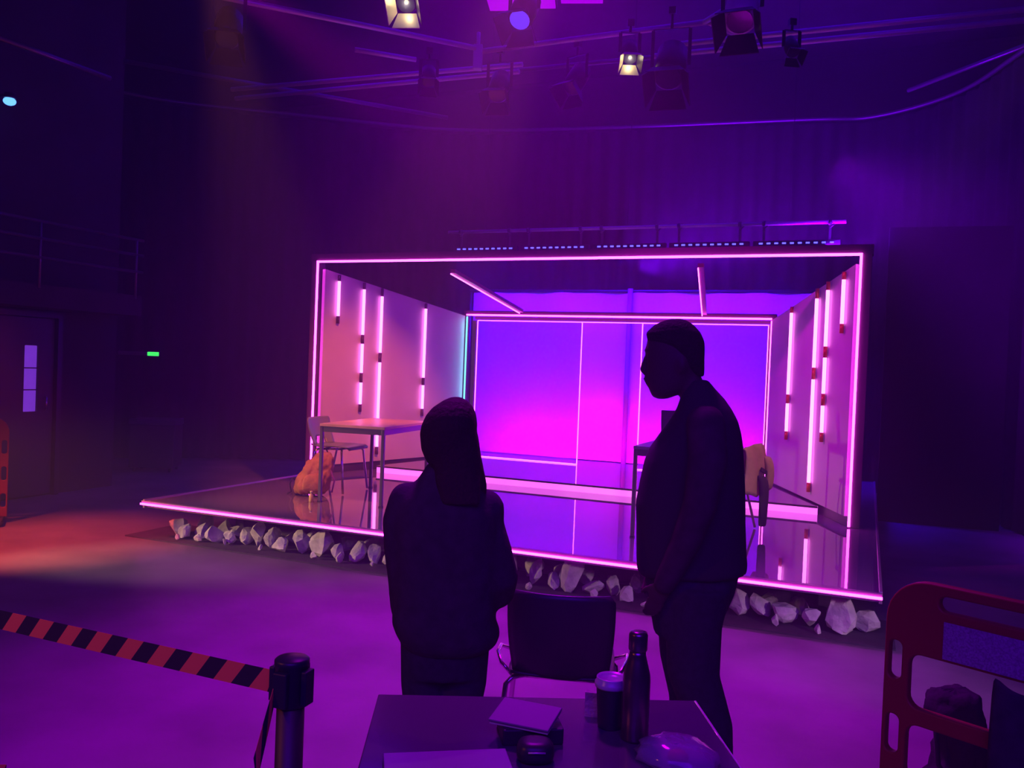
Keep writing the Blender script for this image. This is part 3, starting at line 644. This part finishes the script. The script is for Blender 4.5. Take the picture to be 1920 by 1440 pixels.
tag(wom, 'shorter person with long straight hair and a bulky dark jacket seen from behind', 'person')
hb = MB()
hb.loft(sil(WL, [(874, 812, 878, .04, -.06), (862, 799, 886, .075, -.03), (841, 790, 890, .10, -.02), (812, 787.5, 894, .115, -.015), (795, 791, 895, .12, -.015), (778, 799, 893, .115, -.01), (764, 811, 888, .10, -.005), (751, 831, 876, .07, 0), (744.5, 846, 864, .03, 0)], p=2.2))
hb.loft(sil(WL, [(926, 898, 912, .012, -.04), (905, 880, 912, .025, -.045), (880, 860, 907, .045, -.045), (850, 845, 901, .065, -.04), (820, 838, 897, .08, -.03), (790, 845, 890, .08, -.02)], p=2.2))
hb.loft(sil(WL, [(935, 830, 898, .02, -.135), (900, 818, 900, .035, -.10), (870, 815, 895, .05, -.07), (840, 810, 893, .07, -.05)], p=2.4))
hb.build('hair', HAIR_W, wom, remesh=.008, smooth_it=2)
jb = MB()
jb.loft(sil(WL, [(1213, 768, 914, .135, 0), (1200, 752, 932, .155, 0), (1182, 742, 938, .165, 0), (1160, 734, 930, .17, 0), (1130, 740, 930, .165, 0), (1066, 738, 935, .155, 0), (1000, 735, 935, .155, 0), (960, 738, 930, .15, 0), (930, 752, 916, .135, 0), (905, 778, 902, .11, 0), (885, 792, 892, .085, 0), (868, 803, 882, .07, 0)], p=2.5))
limb(jb, [WP(765, 940)+(.07,), WP(758, 975)+(.078,), WP(763, 1030, -.01)+(.08,), WP(768, 1090)+(.076,), WP(770, 1140, .05)+(.078,), WP(782, 1160, .11)+(.06,)])
limb(jb, [WP(908, 955)+(.073,), WP(909, 985)+(.07,), WP(918, 1030, -.01)+(.078,), WP(932, 1085, .0)+(.079,), WP(930, 1110, .04)+(.074,), WP(912, 1130, .11)+(.062,)])
jb.build('jacket', CLOTH_DARK, wom, remesh=.011, smooth_it=4)
tb = MB(); tb.loft(sil(WL, [(1260, 757, 908, .12, 0), (1224, 753, 913, .13, 0), (1190, 758, 912, .13, 0)]))
for x0, x2, s in ((xl, xl2, -1), (xr, xr2, 1)):
    tb.loft([[Vector((x+r*math.cos(a), .0+r*1.05*math.sin(a), z)) for a in [2*math.pi*i/20 for i in range(20)]] for x, z, r in ((x2, .05, .06), (x2, .09, .062), (x2, .25, .068), ((x0+x2)/2+s*.0, .42, .078), (x0+s*.0, .52, .083), (x0, .66, .09))])
tb.build('jeans', DENIM, wom, remesh=.01, smooth_it=3)
for x2 in (xl2, xr2):
    s = MB(); s.ball((x2, .055, .045), (.046, .125, .04), n=10); s.box((x2, .055, .011), (.08, .24, .02)); s.build('shoe', SHOE, wom, remesh=.008, smooth_it=2)

# ------------------------------------------------------------------ foreground table and things on it
TZ = .74
A, B, Dn = hit(709, 1301, 'z', TZ), hit(1303, 1313, 'z', TZ), hit(1385, 1440, 'z', TZ)
ang = math.atan2(B.y-A.y, B.x-A.x); Wt = (B-A).length; Dt = .72
ft = empty('production_table', (0, 0, 0), 'dark topped table nearest the camera holding a bottle, cup and laptop', 'table', rz=ang)
ctr = (A+B)/2-Vector((-math.sin(ang), math.cos(ang), 0))*Dt/2; ft.location = (ctr.x, ctr.y, 0)
MB().box((0, 0, TZ-.0125), (Wt, Dt, .025)).build('tabletop', TABLEBLACK, ft, .004)
MB().box((Wt/2+.001, 0, TZ-.012), (.004, Dt, .022)).build('edge_trim', STEEL, ft)
a = MB()
for s in (-1, 1): a.box((s*(Wt/2-.05), 0, TZ-.05), (.03, Dt-.1, .05)); a.box((0, s*(Dt/2-.05), TZ-.05), (Wt-.1, .03, .05))
a.build('apron', BLACKMET, ft)
for sx in (-1, 1):
    for sy in (-1, 1): MB().box((sx*(Wt/2-.05), sy*(Dt/2-.05), (TZ-.03)/2), (.035, .035, TZ-.03)).build('leg', BLACKMET, ft, .004)
def on(px, py, z=TZ): return hit(px, py, 'z', z)
p = on(1189, 1385)
bt = empty('metal_bottle', p, 'tall slim metal drinking bottle standing beside the paper cup', 'bottle')
MB().lathe((0, 0, 0), [(.032, 0), (.0345, .006), (.0345, .150), (.033, .165), (.024, .198), (.0205, .212), (.0205, .222)], 32).build('bottle_body', BOTTLE_M, bt)
MB().lathe((0, 0, .2215), [(.0215, 0), (.0235, .003), (.0235, .040), (.021, .046), (.012, .049)], 28).build('cap', BOTTLE_M, bt)
p = on(1143, 1362)
cu = empty('coffee_cup', p, 'dark travel cup with a pale lid just behind the metal bottle', 'cup')
MB().lathe((0, 0, 0), [(.030, 0), (.031, .003), (.038, .10), (.0385, .105)], 28).build('cup_body', BLACKPLASTIC, cu)
MB().lathe((0, 0, .104), [(.041, 0), (.0425, .004), (.0425, .012), (.039, .015), (.0385, .024), (.037, .026), (.034, .020), (.005, .020)], 28).build('lid', mat('pale_lid', (.45, .38, .48), .3), cu)
p = on(1118, 1355); sa = MB(); sa.box((0, 0, .032), (.045, .02, .064), Matrix.Rotation(.2, 3, 'Z'))
o = tag(sa.build('snack_packet', mat('packet_pink', (.45, .22, .34), .4, bump=.8, bscale=30), loc=on(1112, 1342)), 'small crinkled packet beside the travel cup', 'packet')
bx = empty('document_box', on(990, 1372), 'dark box with an open flat lid lying in the middle of the near table', 'box', rz=ang+math.radians(5))
MB().box((.0, -.02, .02), (.15, .12, .04)).build('box_body', BLACKPLASTIC, bx, .004)
nb_ = empty('notebook', on(985, 1350, TZ+.045), 'purple grey covered notebook tilted on top of the dark box', 'notebook', rz=ang-math.radians(24))
R_ = Matrix.Rotation(math.radians(9), 3, 'X')
MB().box((0, .0, .014), (.155, .11, .006), R_).build('cover', mat('notebook_cover', (.17, .11, .20), .5), nb_, .002)
MB().box((0, .002, .008), (.150, .105, .007), R_).build('pages', mat('paper_edge', (.5, .45, .5), .8), nb_)
bx2 = empty('camera_pouch', on(1003, 1425), 'soft black pouch lying on the near table beside the laptop', 'pouch', rz=ang)
blob([(0, 0, .002, .035, .03), (0, 0, .006, .045, .04), (0, 0, .03, .045, .042), (0, 0, .045, .04, .036), (0, 0, .05, .02, .02)], 'pouch_body', BLACKPLASTIC, bx2, sub=1)
MB().tube([(-.02, -.043, .035), (.02, -.043, .035)], .002, 6).build('zip', STEEL, bx2)
c0, c1_ = on(718, 1412, TZ+.016), on(948, 1403, TZ+.016); la_ = math.atan2(c1_.y-c0.y, c1_.x-c0.x)
mid = (c0+c1_)/2-Vector((-math.sin(la_), math.cos(la_), 0))*.11
lt = empty('laptop', (mid.x, mid.y, TZ), 'closed grey laptop at the camera edge of the near table', 'laptop', rz=la_)
LWd = (c1_-c0).length
MB().box((0, 0, .006), (LWd, .22, .008)).build('laptop_base', BLACKPLASTIC, lt, .003)
MB().box((0, 0, .0135), (LWd, .22, .006)).build('laptop_lid', mat('laptop_alu', (.42, .38, .46), .3, .5), lt, .002)
# plastic bag
pb = empty('plastic_bag', on(1268, 1425), 'clear crinkled plastic bag with something red inside beside the bottle', 'bag')
bm_ = MB(); rnd = random.Random(5); rings = []
for j in range(7):
    q = j/6; r_ = .075*math.cos(q*1.35)+.008
    rings.append([Vector(((r_+rnd.uniform(-.008, .008))*1.15*math.cos(a), (r_+rnd.uniform(-.008, .008))*math.sin(a), .002+.045*math.sin(q*1.5)+rnd.uniform(0, .006))) for a in [2*math.pi*i/22 for i in range(22)]])
bm_.loft(rings)
PLB = mat('clear_plastic', (.5, .42, .55), .12, 0, .8); PLB.node_tree.nodes['Principled BSDF'].inputs['Alpha'].default_value = .45
bm_.build('film', PLB, pb)
MB().ball((.01, -.03, .022), (.025, .02, .017), n=8).build('contents', mat('red_snack', (.5, .06, .06), .5), pb)
# foreground chair seen from behind
fc = make_chair('stacking_chair', 'black plastic stacking chair seen from behind between the two people', BLACKPLASTIC, CHROME, cutout=False, bh=.345)
pc = hit(1052, 1117, 'z', .80); 
fc.rotation_euler = (0, 0, math.radians(90+15)); fw_ = Vector((math.cos(math.radians(105)), math.sin(math.radians(105)), 0))
fc.location = (pc.x+fw_.x*.29, pc.y+fw_.y*.29, 0)
for s in (-1, 1): MB().tube([(-.16, s*.19, .44), (-.15, s*.235, .48), (-.08, s*.26, .50), (.02, s*.262, .495), (.10, s*.24, .46), (.12, s*.19, .435)], .008).build('armrest', CHROME, fc)
# ------------------------------------------------------------------ belt posts
pp = hit(548, 1236, 'z', 1.0)
bp = empty('barrier_post', (pp.x, pp.y, 0), 'black retractable belt barrier post holding the striped hazard belt', 'barrier post', rz=math.radians(0))
MB().lathe((0, 0, 0), [(.17, 0), (.17, .012), (.15, .022), (.04, .035)], 32).build('base', BLACKMET, bp)
MB().tube([(0, 0, .03), (0, 0, .93)], .030, 20).build('pole', mat('post_dark_red', (.06, .02, .03), .5), bp)
MB().lathe((0, 0, .90), [(.032, 0), (.036, .004), (.036, .09), (.0375, .092), (.0375, .10), (.033, .104), (.004, .105)], 28).build('belt_head', BLACKPLASTIC, bp)
th_ = math.radians(180)
for a_ in (0, 90, 180, 270):
    a2 = math.radians(a_+3); MB().box((.040*math.cos(a2), .040*math.sin(a2), .945), (.014, .034, .075), Matrix.Rotation(a2, 3, 'Z')).build('belt_slot', BLACKPLASTIC, bp, .003)
def belt(name, label, a, b, wd, per, sag=0, twist=0, a_up=None):
    """striped webbing from a to b, diagonal stripes as faces"""
    a, b = Vector(a), Vector(b); d = b-a; L = d.length; n = int(L/per); mb = MB()
    def P(s, e):
        q = s/L; v = a+d*q; v.z -= sag*4*q*(1-q); up = Vector((0, 0, 1)); 
        if twist: up = Matrix.Rotation(twist*q, 3, d.normalized()) @ up
        return v+up*(e*wd/2)
    sub = 4; sh = -wd*.8
    for k in range(-1, n+2):
        for j in range(sub):
            s0 = k*per+per*j/sub; s1 = s0+per/sub
            q = [(s0-sh/2, -1), (s1-sh/2, -1), (s1+sh/2, 1), (s0+sh/2, 1)]
            q = [(min(L, max(0, s)), e) for s, e in q]
            if q[0][0] == q[1][0] and q[2][0] == q[3][0]: continue
            v = [mb.bm.verts.new(P(s, e)) for s, e in q]
            try: f = mb.bm.faces.new(v); f.material_index = 0 if j < 2 else 1
            except ValueError: pass
    bmesh.ops.remove_doubles(mb.bm, verts=mb.bm.verts, dist=.0004)
    o = mb.build(name, [TAPE_O, TAPE_K]); s = o.modifiers.new('s', 'SOLIDIFY'); s.thickness = .0012
    return tag(o, label, 'belt')
q = hit(500, 1277, 'z', .94); e = hit(0, 1162, 'z', .935); d_ = (e-q)
belt('hazard_belt', 'orange and black striped belt stretched from the post out past the left edge', (pp.x-.045, pp.y+.002, .942), tuple(Vector((e.x, e.y, e.z))+d_*.35), .050, .1035)
belt('hazard_belt', 'striped belt dropping steeply away from the underside of the barrier post', (pp.x-.012, pp.y-.045, .93), tuple(hit(478, 1445, 'z', .80)), .05, .10, twist=.5)
e3 = hit(12, 1438, 'z', .80)
belt('hazard_belt', 'short end of striped belt in the near left corner of the view', tuple(e3+Vector((.0, 0, -.02))), tuple(e3+Vector((-.5, -.25, -.02))), .05, .10)
# ------------------------------------------------------------------ orange barriers
def make_barrier(name, label):
    r = empty(name, (0, 0, 0), label, 'barrier')
    W = 1.1; P = []
    P += [(-W/2, .06), (-W/2, .86)]
    for k in range(1, 8): a = math.radians(180-90*k/8); P.append((-W/2+.14+.14*math.cos(a), .86+.14*math.sin(a)))
    P += [(-W/2+.14, 1.0), (W/2-.14, 1.0)]
    for k in range(1, 8): a = math.radians(90-90*k/8); P.append((W/2-.14+.14*math.cos(a), .86+.14*math.sin(a)))
    P += [(W/2, .86), (W/2, .06)]
    holes = [rrect(-W/2+.17, .915, W/2-.17, .965, .024)]
    for x0, x1 in ((-W/2+.014, -W/2+.058), (W/2-.058, W/2-.014)):
        for z0, z1 in ((.655, .785), (.405, .535), (.15, .28)): holes.append(rrect(x0, z0, x1, z1, .02))
    for z0, z1 in ((.575, .755), (.33, .52), (.09, .27)):
        holes.append(rrect(-W/2+.082, z0, -.03, z1, .04)); holes.append(rrect(.03, z0, W/2-.082, z1, .04))
    plate('barrier_panel', P, holes, .035, ORANGEPLASTIC, r)
    MB().box((0, -.0195, .825), (.72, .003, .12)).build('reflective_strip', REFLECT, r)['label'] = 'grey reflective strip'
    for s in (-1, 1): MB().box((s*(W/2-.06), 0, .035), (.07, .48, .05)).build('foot', BLACKPLASTIC, r, .012)
    return r
b1 = make_barrier('safety_barrier', 'orange plastic safety barrier close to the camera at the right')
g0 = hit(1662, 1200, 'z', .88); g1 = hit(1920, 1240, 'z', .80); b1a = math.atan2(g1.y-g0.y, g1.x-g0.x)
g1 = hit(1920, 1135, 'z', .98); g0 = hit(1690, 1105, 'z', .975)
rt0 = CAM+ray(1664, 1190)*2.93
b1a = math.radians(-26)
b1.location = (rt0.x+.55*math.cos(b1a), rt0.y+.55*math.sin(b1a), 0); b1.rotation_euler = (0, 0, b1a)
b2 = make_barrier('safety_barrier', 'orange plastic safety barrier standing far off by the dark door')
b2a = math.radians(50); g0 = hit(20, 790, 'z', .95)+Vector((.12, -.1, 0))
b2.location = (g0.x-.55*math.cos(b2a), g0.y-.55*math.sin(b2a), 0); b2.rotation_euler = (0, 0, b2a)
bc = empty('black_cloth', (b1.location.x, b1.location.y, 0), 'black cloth draped over the lower part of the near orange barrier', 'cloth', rz=b1a)
mb = MB(); rings = []
for j, z in enumerate((.76, .74, .5, .25, .05)):
    rings.append([Vector((-.20+.56*i/20, -.03-.02*math.sin(i*.9+j*.3)-.01*j, z-.04*math.sin(i*.35)*(1 if j < 2 else .3))) for i in range(21)])
mb.loft(rings, cap=False, closed=False); o = mb.build('cloth_sheet', CLOTH_DARK, bc, sub=1); q = o.modifiers.new('s', 'SOLIDIFY'); q.thickness = .01
p = hit(1795, 1345, 'z', .35)
_b = CAM+ray(1792, 1300)*3.4
hb_ = empty('cable_bag', (_b.x, _b.y, 0), 'lumpy black kit bag on the floor behind the near orange barrier', 'bag', rz=.3)
_bb = blob([(0, 0, .01, .08, .08), (0, 0, .05, .11, .10), (.03, 0, .18, .09, .10), (.03, 0, .28, .075, .09), (.0, 0, .34, .11, .10), (-.01, 0, .42, .10, .09), (.0, 0, .45, .07, .06)], 'bag_body', CLOTH_DARK, hb_, sub=2); _d = _bb.modifiers.new('d', 'DISPLACE'); _d.texture = tx; _d.strength = .06; _d.mid_level = .5
MB().tube([(-.06, -.05, .40), (-.10, -.08, .30), (-.09, -.09, .18), (-.05, -.09, .12)], .010).build('bag_strap', BLACKPLASTIC, hb_)
# ------------------------------------------------------------------ lighting grid
GZ = 4.8
def pipe(a, b, z=GZ, r=.026, ext=(0, 0), lab='', grp='scaffold pipes of the lighting grid'):
    A_, B_ = hit(*a, 'z', z), hit(*b, 'z', z); d = (B_-A_).normalized(); A_ -= d*ext[0]; B_ += d*ext[1]
    return tag(MB().tube([A_, B_], r, 10).build('grid_pipe', GREYMET if 'dim' in lab or 'single' in lab else STEEL), lab, 'pipe', grp), A_, B_  # weaker light on the dim pipes is put in as a darker metal
pipe((895, 97), (1320, 42), ext=(0, .1), lab='grid pipe starting at the bright corner joint above the stage')
pipe((1300, 80), (1920, 17), ext=(.2, 1), lab='upper pipe of the pair running overhead towards the right wall')
pipe((1280, 100), (1920, 38), ext=(.3, 1), z=GZ-.06, lab='lower pipe of the pair running overhead towards the right wall')
pipe((640, 150), (930, 125), ext=(1.5, .3), lab='upper pipe of the pair overhead above the left set wall', z=GZ+.05)
pipe((640, 166), (925, 139), ext=(1.5, .3), lab='lower pipe of the pair overhead above the left set wall')
pipe((510, 13), (892, 90), ext=(1.5, 0), lab='diagonal grid pipe meeting the bright corner joint', z=GZ)
pipe((1010, 128), (1260, 104), ext=(.5, .2), lab='short dim pipe behind the hanging lanterns', z=GZ+.3)
pipe((665, 93), (780, 112), lab='short pipe stub between the diagonal pipe and the paired pipes', z=GZ+.1)
pipe((560, 172), (800, 214), ext=(2, .3), z=5.0, lab='dim pipe over the left part of the black drape')
pipe((1715, 165), (1920, 86), ext=(.1, 1.2), z=5.2, lab='single pipe sloping up towards the top right over the drape')
pipe((20, 78), (190, 141), ext=(.5, .1), z=4.4, lab='dim pipe above the blue wall lamp')
pipe((1330, 42), (1380, 64), z=GZ, lab='short angled pipe at the lit joint beside the violet lamp')
pipe((1320, 42), (1375, 8), z=GZ, lab='brace pipe rising to the violet lamp')
p = hit(896, 108, 'z', GZ-.08); tag(MB().box(p, (.09, .09, .24), Matrix.Rotation(.4, 3, 'Z')).tube([p+Vector((0, 0, .1)), p+Vector((0, 0, .25))], .02).build('pipe_clamp', STEEL, bevel=.01), 'bright corner clamp joining two grid pipes', 'clamp')
def lantern(px, py, h, label, aim, col=None, flap=None, z=None, scale=1.0, body=BLACKMET):
    z = z or GZ-.1; q = hit(px, py, 'z', z)
    r = empty('stage_lantern', q, label, 'stage light', rz=aim, group='stage lanterns hanging from the grid')
    MB().tube([(0, 0, 0), (0, 0, .12*scale)], .012).box((0, 0, .12*scale), (.06, .05, .06)).build('hook_clamp', BLACKMET, r)
    w2 = .12*scale
    MB().beam((-w2, 0, 0), (w2, 0, 0), .03, .006).beam((-w2, 0, 0), (-w2, 0, -.24*scale), .03, .006, (0, 1, 0)).beam((w2, 0, 0), (w2, 0, -.24*scale), .03, .006, (0, 1, 0)).build('yoke', BLACKMET, r)
    R = Matrix.Rotation(math.radians(-38), 3, 'X'); c = Vector((0, 0, -.24*scale)); mb = MB()
    prof = [(.05, .17), (.10, .15), (.105, .0), (.10, -.12), (.085, -.13)]
    mb.loft([[c+(R @ Vector((rr*scale*math.cos(2*math.pi*i/18), rr*scale*math.sin(2*math.pi*i/18), zz*scale))) for i in range(18)] for rr, zz in prof]); mb.build('lantern_body', body, r)
    mb = MB(); mb.loft([[c+(R @ Vector((.08*scale*math.cos(2*math.pi*i/18), .08*scale*math.sin(2*math.pi*i/18), zz*scale))) for i in range(18)] for zz in (-.131, -.138)])
    mb.build('lens', emi('lens_'+str(col), col, 1) if col else mat('lens_glass', (.05, .05, .08), .1), r)
    for k in range(4):
        a = k*math.pi/2; Rz = Matrix.Rotation(a, 3, 'Z'); mb = MB()
        P = [(-.08, .085, -.14), (.08, .085, -.14), (.12, .14, -.27), (-.12, .14, -.27)]
        mb.loft([[c+R @ (Rz @ Vector((x*scale, (y+t_)*scale, zz*scale))) for x, y, zz in P] for t_ in (0, .006)], smooth=False)
        mb.build('barn_door', (flap if flap and k in (0, 1, 2) else BLACKMET), r)
    return r
FLAP = mat('lit_flap', (.75, .65, .42), .4, .3)
lantern(938, 118, 0, 'large dark lantern hanging just right of the bright corner clamp', .2, scale=1.0)
lantern(1083, 105, 0, 'dark lantern hanging between the corner clamp lantern and the yellow lit one', -.3, scale=.95)
l3 = lantern(1182, 62, 0, 'small lantern with yellow lit barn doors over the stage', .4, flap=FLAP, scale=.72)
lantern(1260, 55, 0, 'largest dark lantern cluster right of the yellow lit lantern', .1, scale=1.35)
l5 = lantern(768, -62, 0, 'lantern with pale yellow lit barn doors cut by the top edge', .3, flap=FLAP, scale=.9)
lantern(985, -38, 0, 'lantern with a bright blue lens at the top edge between the pink panels', 0, col=(.12, .04, 1), scale=1.0)
lantern(430, -5, 0, 'square bodied lantern barely lit in the dark upper left of the grid', .6, scale=1.1)
lantern(1395, -55, 0, 'wide violet lit lamp beside the angled brace at the top edge', .0, body=mat('violet_lit_body', (.6, .4, .7), .5), scale=1.2)  # violet light on this body is put into its base colour
lantern(1485, 58, 0, 'small lantern clamped under the paired pipes towards the right', .5, scale=.6)
lantern(805, 112, 0, 'small lantern on the paired pipes over the left set wall', .5, scale=.7)
def add_lamp(o, col, e, s):
    d = bpy.data.lights.new('lamp_bulb', 'POINT'); d.color = col; d.energy = e; d.shadow_soft_size = .02
    q = bpy.data.objects.new('lamp_bulb', d); C.objects.link(q); q.location = Vector(o.location)+Matrix.Rotation(o.rotation_euler[2], 3, 'Z') @ Vector((0, -.10*s, -.24*s-.13*s)); return q
add_lamp(l3, (1, .85, .45), .5, .72); add_lamp(l5, (1, .85, .5), .5, .9)
# pink lit ceiling panels above the grid
for (x0, y0_, x1_, y1_, lb) in ((916, -12, 965, 24, 'pink lit panel over the grid left of the blue lens lantern'), (1002, -15, 1040, 18, 'narrow pink lit panel over the grid right of the blue lens lantern'), (1052, -25, 1130, 8, 'wide pink lit panel at the top edge over the grid')):
    a, b = hit(x0, y1_, 'z', 5.6), hit(x1_, y1_, 'z', 5.6); c_ = hit((x0+x1_)/2, y0_, 'z', 5.6)
    mx_ = (a+b)/2; r = empty('overhead_panel', ((mx_.x+c_.x)/2, (mx_.y+c_.y)/2, 5.6), lb, 'light panel', rz=math.atan2(b.y-a.y, b.x-a.x), group='pink lit panels above the grid')
    MB().box((0, 0, 0), ((b-a).length, .34, .02)).build('diffuser', emi('overhead_pink', (.42, .0, .75), 1), r); MB().box((0, 0, .03), ((b-a).length+.04, .38, .04)).build('housing', BLACKMET, r)
# black masking flat right of the set
mf = empty('masking_flat', (.80, 11.2, 0), 'tall black flat standing to the right of the pink portal', 'flat', rz=math.radians(4))
MB().box((0, 0, 1.75), (1.3, .04, 3.5)).build('flat_panel', DRAPE, mf); MB().box((0, .35, .6), (.05, .7, .05), Matrix.Rotation(-.9, 3, 'X')).box((0, .3, .03), (.05, .6, .05)).build('brace', DARKTIMBER, mf)
# ------------------------------------------------------------------ haze
HZ = bpy.data.materials.new('theatre_haze'); HZ.use_nodes = True; nt = HZ.node_tree; nt.nodes.clear()
out = nt.nodes.new('ShaderNodeOutputMaterial'); vs = nt.nodes.new('ShaderNodeVolumeScatter')
vs.inputs['Color'].default_value = (.95, .9, .95, 1); vs.inputs['Density'].default_value = .018; vs.inputs['Anisotropy'].default_value = .25
nt.links.new(vs.outputs[0], out.inputs['Volume'])
hz = MB().box((-3.8, 5, 3.5), (16.6, 20, 6.98)).build('haze', HZ); tag(hz, 'thin theatre haze filling the dark studio', 'haze', kind='stuff')
